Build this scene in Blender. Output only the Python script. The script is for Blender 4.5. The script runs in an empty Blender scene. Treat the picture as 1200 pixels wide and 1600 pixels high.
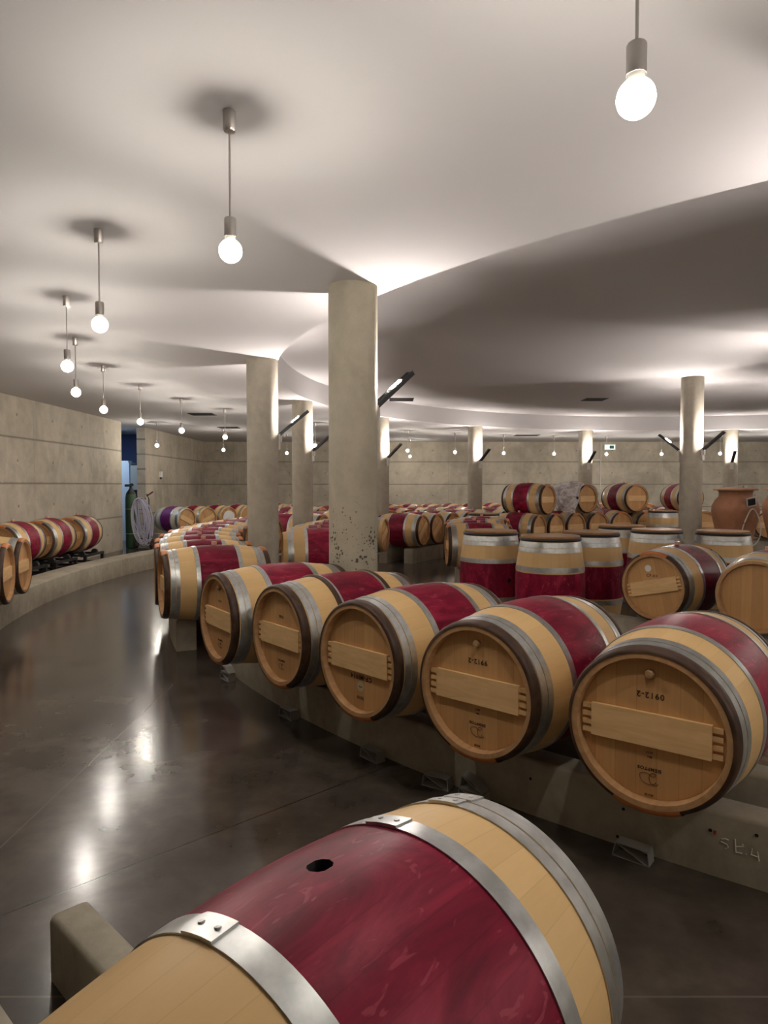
import bpy, bmesh, math, random
from math import pi, cos, sin, radians, degrees, atan2
from mathutils import Vector, Matrix
random.seed(7)
scene = bpy.context.scene
COL = scene.collection

# ------------------------------------------------------------------ camera, world, exposure
CAM_H = 1.538
F_PX = 1069.0
PITCH = math.atan((800 - 758.1) / F_PX)
cam = bpy.data.cameras.new('camera')
cam.sensor_fit = 'VERTICAL'
cam.sensor_height = 24.0
cam.lens = 24.0 * F_PX / 1600.0
cam.clip_start = 0.02
cam.clip_end = 200
camo = bpy.data.objects.new('camera', cam)
COL.objects.link(camo)
camo.location = (0, 0, CAM_H)
camo.rotation_euler = (pi / 2 - PITCH, 0, 0)
scene.camera = camo

world = bpy.data.worlds.new('world')
scene.world = world
world.use_nodes = True
world.node_tree.nodes['Background'].inputs[0].default_value = (0.02, 0.02, 0.025, 1)
world.node_tree.nodes['Background'].inputs[1].default_value = 0.3
scene.view_settings.view_transform = 'Standard'
scene.view_settings.look = 'None'
scene.view_settings.gamma = 1
scene.view_settings.use_curve_mapping = False
scene.view_settings.exposure = 0.52
BULB_STRENGTH = 1450.0
GLOBE_GLOW = 3.0
UPLIGHT_STRENGTH = 3500.0
BULB_COL = (1.0, 0.92, 0.82, 1)
UP_COL = (1.0, 0.90, 0.84, 1)
scene.cycles.max_bounces = 8
scene.cycles.diffuse_bounces = 5
scene.cycles.sample_clamp_indirect = 4.0

CX, CY = 7.083, 10.298          # centre of the round vault
CEIL, RECESS_R, RECESS_Z = 3.044, 8.593, 3.42
XL, YB, XR, YF = -6.25, 23.9, 20.5, -3.2


def pol(R, az):
    a = radians(az)
    return CX - R * cos(a), CY - R * sin(a)


# ------------------------------------------------------------------ materials
def newmat(name):
    m = bpy.data.materials.new(name)
    m.use_nodes = True
    nt = m.node_tree
    for n in list(nt.nodes):
        nt.nodes.remove(n)
    out = nt.nodes.new('ShaderNodeOutputMaterial')
    b = nt.nodes.new('ShaderNodeBsdfPrincipled')
    nt.links.new(b.outputs[0], out.inputs[0])
    return m, nt, b


def simple(name, col, rough=.5, metal=0.0):
    m, nt, b = newmat(name)
    b.inputs['Base Color'].default_value = (*col, 1)
    b.inputs['Roughness'].default_value = rough
    b.inputs['Metallic'].default_value = metal
    return m


class NB:
    """short-hand node builder"""
    def __init__(s, nt): s.nt = nt
    def n(s, t, **kw):
        nd = s.nt.nodes.new(t)
        for k, v in kw.items(): setattr(nd, k, v)
        return nd
    def lk(s, a, b): s.nt.links.new(a, b)
    def math(s, op, a, b=None, c=None):
        nd = s.n('ShaderNodeMath', operation=op)
        for i, v in enumerate((a, b, c)):
            if v is None: continue
            if isinstance(v, (int, float)): nd.inputs[i].default_value = v
            else: s.lk(v, nd.inputs[i])
        return nd.outputs[0]
    def coord(s, kind='Object', scale=(1, 1, 1), loc=(0, 0, 0)):
        tc = s.n('ShaderNodeTexCoord')
        mp = s.n('ShaderNodeMapping')
        mp.inputs['Scale'].default_value = scale
        mp.inputs['Location'].default_value = loc
        s.lk(tc.outputs[kind], mp.inputs[0])
        return mp.outputs[0]
    def noise(s, vec, scale, detail=4, rough=.55, dist=0):
        nd = s.n('ShaderNodeTexNoise')
        nd.inputs['Scale'].default_value = scale
        nd.inputs['Detail'].default_value = detail
        nd.inputs['Roughness'].default_value = rough
        nd.inputs['Distortion'].default_value = dist
        if vec is not None: s.lk(vec, nd.inputs['Vector'])
        return nd.outputs[0]
    def ramp(s, fac, stops):
        nd = s.n('ShaderNodeValToRGB')
        els = nd.color_ramp.elements
        while len(els) < len(stops): els.new(.5)
        for e, (p, c) in zip(els, stops):
            e.position = p
            e.color = (*c, 1) if len(c) == 3 else c
        s.lk(fac, nd.inputs[0])
        return nd.outputs[0]
    def mix(s, fac, a, b, mode='MIX'):
        nd = s.n('ShaderNodeMix', data_type='RGBA', blend_type=mode)
        if isinstance(fac, (int, float)): nd.inputs[0].default_value = fac
        else: s.lk(fac, nd.inputs[0])
        for i, v in ((6, a), (7, b)):
            if isinstance(v, tuple): nd.inputs[i].default_value = (*v, 1)
            else: s.lk(v, nd.inputs[i])
        return nd.outputs[2]
    def bump(s, h, strength, dist, b, prev=None):
        nd = s.n('ShaderNodeBump')
        nd.inputs['Strength'].default_value = strength
        nd.inputs['Distance'].default_value = dist
        s.lk(h, nd.inputs['Height'])
        s.lk(nd.outputs[0], b.inputs['Normal'])


def stave_wood(name, c1, c2, nstave=32, rough=.5, plank=False, offs=0, spec=.3, lines=.35):
    """oak: staves run along local X (or planks across local Y), each with its own tone"""
    m, nt, b = newmat(name)
    q = NB(nt)
    tc = q.n('ShaderNodeTexCoord')
    sep = q.n('ShaderNodeSeparateXYZ')
    q.lk(tc.outputs['Object'], sep.inputs[0])
    oi = q.n('ShaderNodeObjectInfo')
    if plank:
        t = q.math('MULTIPLY', sep.outputs[1], 13.0)
        t = q.math('ADD', t, 20.35)
        gv = q.coord('Object', (26, 26, 1.6))
    else:
        an = q.math('ARCTAN2', sep.outputs[1], sep.outputs[2])
        t = q.math('MULTIPLY', q.math('ADD', an, pi), nstave / (2 * pi))
        gv = q.coord('Object', (2.0, 26, 26))
    fl = q.math('FLOOR', t)
    fr = q.math('FRACT', t)
    wn = q.n('ShaderNodeTexWhiteNoise', noise_dimensions='2D')
    cb = q.n('ShaderNodeCombineXYZ')
    q.lk(fl, cb.inputs[0])
    q.lk(oi.outputs['Random'], cb.inputs[1])
    q.lk(cb.outputs[0], wn.inputs['Vector'])
    off = q.n('ShaderNodeVectorMath', operation='ADD')
    cb2 = q.n('ShaderNodeCombineXYZ')
    q.lk(q.math('MULTIPLY', wn.outputs[0], 30), cb2.inputs[0])
    q.lk(q.math('MULTIPLY', oi.outputs['Random'], 50), cb2.inputs[1])
    q.lk(gv, off.inputs[0]); q.lk(cb2.outputs[0], off.inputs[1])
    grain = q.noise(off.outputs[0], 2.2, 5, .6, .6)
    blot = q.noise(q.coord('Object', (5, 5, 5)), 1.3, 3)
    f = q.math('ADD', q.math('MULTIPLY', grain, .5), q.math('MULTIPLY', wn.outputs[0], .38))
    f = q.math('ADD', f, q.math('MULTIPLY', blot, .22))
    colr = q.ramp(f, [(.2, c2), (.8, c1)])
    edge = q.math('MINIMUM', fr, q.math('SUBTRACT', 1.0, fr))
    line = q.math('LESS_THAN', edge, .012 if plank else .018)
    colr = q.mix(q.math('MULTIPLY', line, lines), colr, (c2[0] * .3, c2[1] * .3, c2[2] * .3))
    q.lk(colr, b.inputs['Base Color'])
    b.inputs['Roughness'].default_value = rough
    b.inputs['Specular IOR Level'].default_value = spec
    q.bump(grain, .15, .002, b)
    return m


M = {}
M['stave'] = stave_wood('oak_staves', (.74, .50, .235), (.66, .43, .19), lines=.13)
M['head'] = stave_wood('oak_head', (.64, .37, .155), (.44, .235, .095), plank=True)
M['bar'] = None


def grain_wood(name, c1, c2, sc=(3, 30, 30), rough=.5):
    m, nt, b = newmat(name)
    q = NB(nt)
    oi = q.n('ShaderNodeObjectInfo')
    v = q.coord('Object', sc)
    off = q.n('ShaderNodeVectorMath', operation='ADD')
    cb = q.n('ShaderNodeCombineXYZ')
    q.lk(q.math('MULTIPLY', oi.outputs['Random'], 40), cb.inputs[1])
    q.lk(v, off.inputs[0]); q.lk(cb.outputs[0], off.inputs[1])
    g = q.noise(off.outputs[0], 1.2, 4, .6, 1.2)
    q.lk(q.ramp(g, [(.3, c2), (.7, c1)]), b.inputs['Base Color'])
    b.inputs['Roughness'].default_value = rough
    b.inputs['Specular IOR Level'].default_value = .3
    q.bump(g, .1, .001, b)
    return m


M['bar'] = grain_wood('pine_crossbar', (.86, .58, .29), (.70, .44, .20), (30, 3, 22))
M['chime'] = grain_wood('oak_chime', (.55, .33, .16), (.40, .22, .10), (4, 14, 14))
M['chestnut'] = grain_wood('chestnut_bark', (.085, .045, .026), (.03, .014, .009), (20, 8, 8), .45)
M['osier'] = grain_wood('osier_binding', (.62, .22, .065), (.36, .11, .035), (90, 4, 4), .5)
M['bung'] = simple('bung_silicone', (.62, .36, .27), .5)
M['bungwood'] = grain_wood('bung_wood', (.48, .29, .15), (.30, .17, .08), (20, 20, 20), .5)
M['ink'] = simple('stamp_ink', (.06, .022, .012), .7)
M['black'] = simple('black_rubber', (.012, .011, .012), .5)
M['dark'] = simple('dark_void', (.006, .005, .006), .9)


def red_paint():
    m, nt, b = newmat('wine_red_stain')
    q = NB(nt)
    oi = q.n('ShaderNodeObjectInfo')
    v = q.coord('Object', (3, 9, 9))
    off = q.n('ShaderNodeVectorMath', operation='ADD')
    cb = q.n('ShaderNodeCombineXYZ')
    q.lk(q.math('MULTIPLY', oi.outputs['Random'], 40), cb.inputs[0])
    q.lk(v, off.inputs[0]); q.lk(cb.outputs[0], off.inputs[1])
    n1 = q.noise(off.outputs[0], 1.1, 5, .62, .9)
    c = q.ramp(n1, [(.3, (.085, .003, .014)), (.5, (.19, .007, .028)), (.72, (.32, .022, .055))])
    # pale scuffs and drips
    v2 = q.n('ShaderNodeVectorMath', operation='ADD')
    q.lk(q.coord('Object', (9, 22, 22)), v2.inputs[0]); q.lk(cb.outputs[0], v2.inputs[1])
    n2 = q.noise(v2.outputs[0], .8, 3, .5, 2.6)
    sc = q.ramp(n2, [(.62, (0, 0, 0)), (.66, (1, 1, 1))])
    c = q.mix(q.math('MULTIPLY', sc, .4), c, (.40, .07, .10))
    tc = q.n('ShaderNodeTexCoord'); sep = q.n('ShaderNodeSeparateXYZ')
    q.lk(tc.outputs['Object'], sep.inputs[0])
    an = q.math('ARCTAN2', sep.outputs[1], sep.outputs[2])
    fr = q.math('FRACT', q.math('MULTIPLY', q.math('ADD', an, pi), 32 / (2 * pi)))
    edge = q.math('MINIMUM', fr, q.math('SUBTRACT', 1.0, fr))
    c = q.mix(q.math('MULTIPLY', q.math('LESS_THAN', edge, .02), .2), c, (.03, .003, .006))
    hs = q.n('ShaderNodeHueSaturation')
    q.lk(c, hs.inputs['Color'])
    q.lk(q.math('ADD', q.math('MULTIPLY', oi.outputs['Random'], .5), .75), hs.inputs['Value'])
    q.lk(hs.outputs[0], b.inputs['Base Color'])
    b.inputs['Roughness'].default_value = .42
    b.inputs['Specular IOR Level'].default_value = .14
    q.bump(n1, .15, .002, b)
    return m


M['red'] = red_paint()
M['purple'] = grain_wood('purple_stain', (.20, .02, .16), (.10, .012, .09), (4, 12, 12), .5)
M['whitewood'] = stave_wood('pale_oak_staves', (.74, .66, .52), (.60, .52, .40))


def galv():
    m, nt, b = newmat('galvanised_steel')
    q = NB(nt)
    n = q.noise(q.coord('Object', (1, 1, 1)), 28, 3)
    q.lk(q.ramp(n, [(.35, (.44, .455, .455)), (.65, (.56, .57, .565))]), b.inputs['Base Color'])
    b.inputs['Metallic'].default_value = .85
    q.lk(q.math('ADD', q.math('MULTIPLY', n, .2), .27), b.inputs['Roughness'])
    return m


M['galv'] = galv()
M['steel'] = simple('brushed_steel', (.50, .47, .44), .3, .9)
M['darksteel'] = simple('dark_anodised', (.045, .045, .05), .4, .6)
M['whiteplate'] = simple('pale_plate', (.62, .60, .56), .5)


def concrete(name, base, dark, sc=1.0, joints=None, pits=0.0, rough=.75, axis='x'):
    m, nt, b = newmat(name)
    q = NB(nt)
    v = q.coord('Object', (1, 1, 1))
    n1 = q.noise(v, 1.1 * sc, 6, .6, .4)
    n2 = q.noise(v, 7 * sc, 5, .65)
    n3 = q.noise(q.coord('Object', (1, 1, .35)), 2.2 * sc, 4, .6, 1.2)
    f = q.math('ADD', q.math('MULTIPLY', n1, .5), q.math('MULTIPLY', n2, .25))
    f = q.math('ADD', f, q.math('MULTIPLY', n3, .3))
    c = q.ramp(f, [(.34, dark), (.62, base)])
    h = n2
    if joints:
        tc = q.n('ShaderNodeTexCoord'); sep = q.n('ShaderNodeSeparateXYZ')
        q.lk(tc.outputs['Object'], sep.inputs[0])
        z = sep.outputs[2]; u = sep.outputs[0 if axis == 'x' else 1]
        lines = None
        for zj in joints:
            d = q.math('ABSOLUTE', q.math('SUBTRACT', q.math('ADD', z, q.math('MULTIPLY', n2, .012)), zj + .006))
            l = q.math('SMOOTH_MIN', q.math('DIVIDE', d, .026), 1.0, .2)
            lines = l if lines is None else q.math('MINIMUM', lines, l)
        fu = q.math('FRACT', q.math('DIVIDE', q.math('ADD', u, 89.0), 2.5))
        du = q.math('ABSOLUTE', q.math('SUBTRACT', fu, .5))
        lv = q.math('MINIMUM', q.math('MULTIPLY', du, 2.5 / .010), 1.0)
        lv = q.math('ADD', q.math('MULTIPLY', lv, .45), .55)
        # form-tie holes
        hu = q.math('ABSOLUTE', q.math('SUBTRACT', q.math('FRACT', q.math('DIVIDE', q.math('ADD', u, 88.925), 1.25)), .5))
        hz = q.math('ABSOLUTE', q.math('SUBTRACT', q.math('FRACT', q.math('DIVIDE', q.math('ADD', z, .77), .78)), .5))
        r2 = q.math('SQRT', q.math('ADD', q.math('POWER', q.math('MULTIPLY', hu, 1.25), 2), q.math('POWER', q.math('MULTIPLY', hz, .78), 2)))
        hole = q.math('MINIMUM', q.math('DIVIDE', r2, .03), 1.0)
        hole = q.math('MULTIPLY', hole, hole)
        allm = q.math('MULTIPLY', q.math('MULTIPLY', lines, lv), hole)
        # run-off stains just below the joints
        c = q.mix(q.math('MULTIPLY', q.math('SUBTRACT', 1.0, allm), .75), c, (dark[0] * .3, dark[1] * .3, dark[2] * .3))
        st = q.ramp(q.noise(q.coord('Object', (.8, .8, .9)), .8, 4, .6, .5), [(.54, (0, 0, 0)), (.66, (1, 1, 1))])
        c = q.mix(q.math('MULTIPLY', st, .38), c, (dark[0] * .65, dark[1] * .65, dark[2] * .65))
        h = q.math('ADD', q.math('MULTIPLY', n2, .2), allm)
    if pits:
        vo = q.n('ShaderNodeTexVoronoi')
        vo.inputs['Scale'].default_value = 38
        q.lk(v, vo.inputs['Vector'])
        tc = q.n('ShaderNodeTexCoord'); sep = q.n('ShaderNodeSeparateXYZ')
        q.lk(tc.outputs['Object'], sep.inputs[0])
        low = q.ramp(q.math('DIVIDE', sep.outputs[2], 3.0), [(.30, (1, 1, 1)), (.58, (0, 0, 0))])
        sel = q.math('MULTIPLY', low, q.math('MAXIMUM', 0.0, q.math('MULTIPLY', q.math('SUBTRACT', q.noise(v, 5, 2), .40), 1.9 * pits)))
        pit = q.math('LESS_THAN', vo.outputs['Distance'], sel)
        c = q.mix(q.math('MULTIPLY', pit, .8), c, (.03, .025, .018))
        h = q.math('SUBTRACT', n2, q.math('MULTIPLY', pit, .8))
    q.lk(c, b.inputs['Base Color'])
    b.inputs['Roughness'].default_value = rough
    b.inputs['Specular IOR Level'].default_value = .3
    q.bump(h, .35, .006, b)
    return m


WB, WD = (.50, .45, .36), (.31, .275, .215)
JT = (.79, 1.57, 2.35)
M['wall_x'] = concrete('board_marked_concrete', WB, WD, 1, JT, axis='x')
M['wall_y'] = concrete('board_marked_concrete_side', WB, WD, 1, JT, axis='y')
M['column'] = concrete('column_concrete', (.44, .40, .325), (.28, .25, .20), 1.6)
M['column_pit'] = concrete('pitted_column_concrete', (.46, .42, .33), (.32, .285, .215), 1.6, pits=1.0)
M['rail'] = concrete('rail_concrete', (.40, .36, .28), (.24, .21, .16), 2.2)


def floor_mat():
    m, nt, b = newmat('polished_dark_concrete')
    q = NB(nt)
    v = q.coord('Object', (1, 1, 1))
    n1 = q.noise(v, .75, 3, .6, 0)
    n2 = q.noise(v, 3.6, 4, .6, 0)
    f = q.math('ADD', q.math('MULTIPLY', n1, .6), q.math('MULTIPLY', n2, .4))
    c = q.ramp(f, [(.36, (.038, .030, .024)), (.5, (.072, .059, .048)), (.64, (.125, .104, .086))])
    spots = q.ramp(q.noise(v, 2.6, 4, .6, .2), [(.55, (0, 0, 0)), (.75, (1, 1, 1))])
    c = q.mix(q.math('MULTIPLY', spots, .35), c, (.15, .12, .10))
    # saw-cut joints
    tc = q.n('ShaderNodeTexCoord'); sep = q.n('ShaderNodeSeparateXYZ')
    q.lk(tc.outputs['Object'], sep.inputs[0])
    d = None
    for k, off in ((0, 1.63), (1, -2.0)):
        fr = q.math('FRACT', q.math('DIVIDE', q.math('ADD', sep.outputs[k], 52.5 + off), 5.0))
        e = q.math('MULTIPLY', q.math('ABSOLUTE', q.math('SUBTRACT', fr, .5)), 5.0)
        d = e if d is None else q.math('MINIMUM', d, e)
    ln = q.math('LESS_THAN', d, .004)
    c = q.mix(q.math('MULTIPLY', ln, .5), c, (.17, .14, .12))
    rx = q.math('SUBTRACT', sep.outputs[0], CX); ry = q.math('SUBTRACT', sep.outputs[1], CY)
    rr = q.math('SQRT', q.math('ADD', q.math('MULTIPLY', rx, rx), q.math('MULTIPLY', ry, ry)))
    an = q.math('MULTIPLY', q.math('ARCTAN2', ry, rx), 180 / pi)
    fr = q.math('FRACT', q.math('DIVIDE', q.math('ADD', an, 360 + 11.25 + 136.9), 22.5))
    e = q.math('MULTIPLY', q.math('MULTIPLY', q.math('ABSOLUTE', q.math('SUBTRACT', fr, .5)), 22.5 * pi / 180), rr)
    ln = q.math('LESS_THAN', e, .0045)
    c = q.mix(q.math('MULTIPLY', ln, .8), c, (.012, .010, .008))
    q.lk(c, b.inputs['Base Color'])
    r = q.math('ADD', .12, q.math('MULTIPLY', n1, .12))
    q.lk(r, b.inputs['Roughness'])
    b.inputs['Specular IOR Level'].default_value = .55
    return m


M['floor'] = floor_mat()
M['plaster'] = simple('ceiling_plaster', (.52, .505, .50), .85)
M['bluewall'] = simple('dark_blue_paint', (.05, .075, .19), .6)


def emis(name, col, st):
    m, nt, b = newmat(name)
    b.inputs['Base Color'].default_value = (.9, .9, .9, 1)
    b.inputs['Emission Color'].default_value = col
    b.inputs['Emission Strength'].default_value = st
    return m


M['core'] = emis('lit_lamp_core', BULB_COL, BULB_STRENGTH)


def globe_mat():
    m, nt, b = newmat('glowing_globe_glass')
    q = NB(nt)
    out = [n for n in nt.nodes if n.type == 'OUTPUT_MATERIAL'][0]
    nt.nodes.remove(b)
    tr = q.n('ShaderNodeBsdfTransparent'); em = q.n('ShaderNodeEmission'); ad = q.n('ShaderNodeAddShader')
    tr.inputs[0].default_value = (.97, .97, .97, 1)
    em.inputs[0].default_value = (1, .97, .92, 1); em.inputs[1].default_value = GLOBE_GLOW
    q.lk(tr.outputs[0], ad.inputs[0]); q.lk(em.outputs[0], ad.inputs[1]); q.lk(ad.outputs[0], out.inputs[0])
    return m


M['bulb'] = globe_mat()
M['tube'] = emis('lit_halogen_tube', UP_COL, UPLIGHT_STRENGTH)
M['sidelamp'] = emis('cool_batten_lamp', (.55, .75, 1.0, 1), 60)
M['exit'] = emis('lit_exit_panel', (.75, 1.0, .85, 1), 1.0)
M['exitgreen'] = simple('sign_green', (.02, .16, .09), .5)
M['collar'] = simple('pale_ceramic', (.8, .75, .62), .4)
M['terracotta'] = concrete('terracotta_clay', (.36, .165, .085), (.25, .105, .055), 2.5, rough=.55)
M['terralid'] = simple('clay_lid', (.40, .22, .13), .6)
M['greencyl'] = simple('green_cylinder_paint', (.035, .085, .035), .4)
M['hose'] = simple('lilac_white_hose', (.55, .54, .68), .35)
M['whitehose'] = simple('white_hose', (.70, .66, .60), .4)
M['cabwhite'] = simple('white_enamel', (.65, .72, .80), .35)
M['cabgrey'] = simple('grey_enamel', (.38, .38, .37), .4)
M['tyre'] = simple('black_tyre', (.015, .015, .016), .6)
M['redhub'] = simple('dark_red_metal', (.16, .02, .03), .45)
M['wedge'] = simple('grey_chock_section', (.33, .32, .30), .45, .1)
M['chalk'] = simple('white_chalk', (.75, .72, .64), .9)
M['paper'] = simple('white_paper', (.80, .79, .76), .8)
M['redmark'] = simple('red_marker', (.35, .03, .03), .8)


def film_mat():
    m, nt, b = newmat('crumpled_plastic_film')
    q = NB(nt)
    out = [n for n in nt.nodes if n.type == 'OUTPUT_MATERIAL'][0]
    b.inputs['Base Color'].default_value = (.95, .93, .95, 1)
    b.inputs['Roughness'].default_value = .3
    tr = q.n('ShaderNodeBsdfTransparent')
    mx = q.n('ShaderNodeMixShader')
    n = q.noise(q.coord('Object', (1, 1, 1)), 4, 3, .6, 2.5)
    f = q.ramp(n, [(.40, (.40, .40, .40)), (.60, (.85, .85, .85))])
    q.lk(f, mx.inputs[0]); q.lk(tr.outputs[0], mx.inputs[1]); q.lk(b.outputs[0], mx.inputs[2])
    q.lk(mx.outputs[0], out.inputs[0])
    q.bump(q.noise(q.coord('Object', (1, 1, 1)), 14, 3, .6, 1.0), .35, .02, b)
    return m


M['film'] = film_mat()


# ------------------------------------------------------------------ mesh helpers
def mesh_from(name, verts, faces, mats, fmat=None, smooth=True, sharp=None):
    me = bpy.data.meshes.new(name)
    me.from_pydata(verts, [], faces)
    for m in (mats if isinstance(mats, (list, tuple)) else [mats]):
        me.materials.append(m)
    if fmat:
        me.polygons.foreach_set('material_index', fmat)
    if smooth:
        me.polygons.foreach_set('use_smooth', [True] * len(me.polygons))
        try:
            me.set_sharp_from_angle(angle=radians(sharp or 35))
        except Exception:
            pass
    me.update()
    return me


class MB:
    """collects simple solids into one mesh"""
    def __init__(s): s.v = []; s.f = []; s.m = []
    def add(s, vs, fs, mi=0):
        o = len(s.v)
        s.v += [tuple(v) for v in vs]
        s.f += [tuple(i + o for i in f) for f in fs]
        s.m += [mi] * len(fs)
    def box(s, c, d, mat=None, mi=0):
        x, y, z = [k / 2 for k in d]
        vs = [Vector((sx * x, sy * y, sz * z)) for sx in (-1, 1) for sy in (-1, 1) for sz in (-1, 1)]
        if mat is not None: vs = [mat @ v for v in vs]
        vs = [v + Vector(c) for v in vs]
        s.add(vs, [(0, 1, 3, 2), (4, 6, 7, 5), (0, 4, 5, 1), (2, 3, 7, 6), (0, 2, 6, 4), (1, 5, 7, 3)], mi)
    def lathe(s, prof, n=32, axis='z', o=(0, 0, 0), mi=0, a0=0, a1=2 * pi, close=True):
        """prof: list of (radius, height)"""
        full = abs(a1 - a0 - 2 * pi) < 1e-6
        cnt = n if full else n + 1
        vs = []
        for r, h in prof:
            for i in range(cnt):
                a = a0 + (a1 - a0) * i / n
                if axis == 'z': p = (r * cos(a), r * sin(a), h)
                elif axis == 'x': p = (h, r * sin(a), r * cos(a))
                else: p = (r * cos(a), h, -r * sin(a))
                vs.append((p[0] + o[0], p[1] + o[1], p[2] + o[2]))
        fs = []
        for j in range(len(prof) - 1):
            for i in range(n):
                k = (i + 1) % cnt if full else i + 1
                a, b_, c, d = j * cnt + i, j * cnt + k, (j + 1) * cnt + k, (j + 1) * cnt + i
                fs.append((a, b_, c, d) if axis != 'x' else (a, d, c, b_))
        s.add(vs, fs, mi)
    def tube(s, pts, r, n=8, mi=0, closed=False):
        pts = [Vector(p) for p in pts]
        rings = []
        up = Vector((0, 0, 1))
        for i, p in enumerate(pts):
            if closed: t = pts[(i + 1) % len(pts)] - pts[i - 1]
            else: t = pts[min(i + 1, len(pts) - 1)] - pts[max(i - 1, 0)]
            t.normalize()
            u = up if abs(t.dot(up)) < .95 else Vector((1, 0, 0))
            a = t.cross(u).normalized(); b = a.cross(t)
            rings.append([p + r * (cos(2 * pi * k / n) * a + sin(2 * pi * k / n) * b) for k in range(n)])
        vs = [v for rg in rings for v in rg]
        fs = []
        m = len(rings)
        for j in range(m if closed else m - 1):
            for k in range(n):
                fs.append((j * n + k, j * n + (k + 1) % n, ((j + 1) % m) * n + (k + 1) % n, ((j + 1) % m) * n + k))
        if not closed:
            fs.append(tuple(range(n))[::-1]); fs.append(tuple((m - 1) * n + k for k in range(n)))
        s.add(vs, fs, mi)
    def mesh(s, name, mats, smooth=True, sharp=None):
        me = mesh_from(name, s.v, s.f, mats, s.m, smooth, sharp)
        bm = bmesh.new(); bm.from_mesh(me)
        bmesh.ops.recalc_face_normals(bm, faces=bm.faces)
        bm.to_mesh(me); bm.free()
        if smooth:
            me.set_sharp_from_angle(angle=radians(sharp or 35))
        return me


def link(name, me, parent=None, loc=(0, 0, 0), rot=(0, 0, 0)):
    o = bpy.data.objects.new(name, me)
    COL.objects.link(o)
    o.location = loc
    o.rotation_euler = rot
    if parent: o.parent = parent
    return o


def tag(o, label, cat, group=None, kind=None):
    if label: o['label'] = label
    if cat: o['category'] = cat
    if group: o['group'] = group
    if kind: o['kind'] = kind
    return o


def struct(name, me, **k):
    o = link(name, me, **k)
    o['kind'] = 'structure'
    return o


def thing(name, loc, rz=0):
    o = bpy.data.objects.new(name, None)
    o.empty_display_size = .2
    COL.objects.link(o)
    o.location = loc
    o.rotation_euler = (0, 0, rz)
    return o


def copy_tree(src, loc, rz):
    r = src.copy(); COL.objects.link(r)
    r.location = loc; r.rotation_euler = (0, 0, rz)
    for ch in src.children:
        c = ch.copy(); COL.objects.link(c); c.parent = r
        for g in ch.children:
            d = g.copy(); COL.objects.link(d); d.parent = c
    return r


ORD = ['', 'first', 'second', 'third', 'fourth', 'fifth', 'sixth', 'seventh', 'eighth', 'ninth', 'tenth', 'eleventh',
       'twelfth', 'thirteenth', 'fourteenth', 'fifteenth', 'sixteenth', 'seventeenth', 'eighteenth', 'nineteenth',
       'twentieth', 'twenty-first', 'twenty-second', 'twenty-third', 'twenty-fourth']

# ------------------------------------------------------------------ room shell
m = MB(); m.box(((XL - 3 + XR) / 2, (YF + YB) / 2, -.1), (XR - XL + 5, YB - YF + 2, .2))
struct('floor', m.mesh('floor', M['floor'], False))

# ceiling: flat slab with a round recess
N = 144
vs = []; fs = []
ring = [(CX + RECESS_R * cos(2 * pi * i / N), CY + RECESS_R * sin(2 * pi * i / N)) for i in range(N)]
X0, X1, Y0, Y1 = XL - 3, XR + .2, YF - .2, YB + .2


def edgept(x, y):
    dx, dy = x - CX, y - CY
    k = min(((X1 - CX) / dx if dx > 0 else (X0 - CX) / dx) if abs(dx) > 1e-6 else 1e9,
            ((Y1 - CY) / dy if dy > 0 else (Y0 - CY) / dy) if abs(dy) > 1e-6 else 1e9)
    return CX + dx * k, CY + dy * k


angs = sorted([2 * pi * i / N for i in range(N)] + [atan2(yy - CY, xx - CX) % (2 * pi) for xx in (X0, X1) for yy in (Y0, Y1)])
K = len(angs)
for a in angs:
    x, y = CX + RECESS_R * cos(a), CY + RECESS_R * sin(a)
    ex, ey = edgept(x, y)
    vs += [(x, y, CEIL), (ex, ey, CEIL), (ex, ey, CEIL + .7)]
for i in range(K):
    j = (i + 1) % K
    fs.append((3 * i, 3 * j, 3 * j + 1, 3 * i + 1))
    fs.append((3 * i + 1, 3 * j + 1, 3 * j + 2, 3 * i + 2))
me = mesh_from('ceiling', vs, fs, M['plaster'], None, False)
struct('ceiling', me)
m = MB()
m.lathe([(RECESS_R, CEIL), (RECESS_R, RECESS_Z), (0.001, RECESS_Z)], 144, o=(CX, CY, 0))
struct('ceiling_recess', m.mesh('ceiling_recess', M['plaster'], True))
m = MB(); m.box(((X0 + X1) / 2, (Y0 + Y1) / 2, CEIL + .75), (X1 - X0, Y1 - Y0, .1))
struct('roof_slab', m.mesh('roof_slab', M['plaster'], False))

D0, D1 = 16.33, 17.95           # doorway in the left wall
m = MB()
m.box((XL - .11, (YF + D0) / 2, 1.6), (.22, D0 - YF, 3.2))
m.box((XL - .11, (YB + D1) / 2, 1.6), (.22, YB - D1, 3.2))
struct('wall_left', m.mesh('wall_left', M['wall_y'], False))
m = MB(); m.box(((XL + XR) / 2, YB + .15, 1.6), (XR - XL + .6, .3, 3.2))
struct('wall_back', m.mesh('wall_back', M['wall_x'], False))
m = MB(); m.box((XR + .15, (YB + YF) / 2, 1.6), (.3, YB - YF, 3.2))
struct('wall_right', m.mesh('wall_right', M['wall_y'], False))
m = MB(); m.box(((XL + XR) / 2, YF - .15, 1.6), (XR - XL + .6, .3, 3.2))
struct('wall_front', m.mesh('wall_front', M['wall_x'], False))
# side room behind the doorway
m = MB()
m.box((-7.7, 20.45, 1.6), (2.4, .1, 3.2)); m.box((-8.95, 17.6, 1.6), (.1, 5.8, 3.2)); m.box((-7.7, 14.75, 1.6), (2.4, .1, 3.2))
struct('wall_side_room', m.mesh('wall_side_room', M['bluewall'], False))

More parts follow.
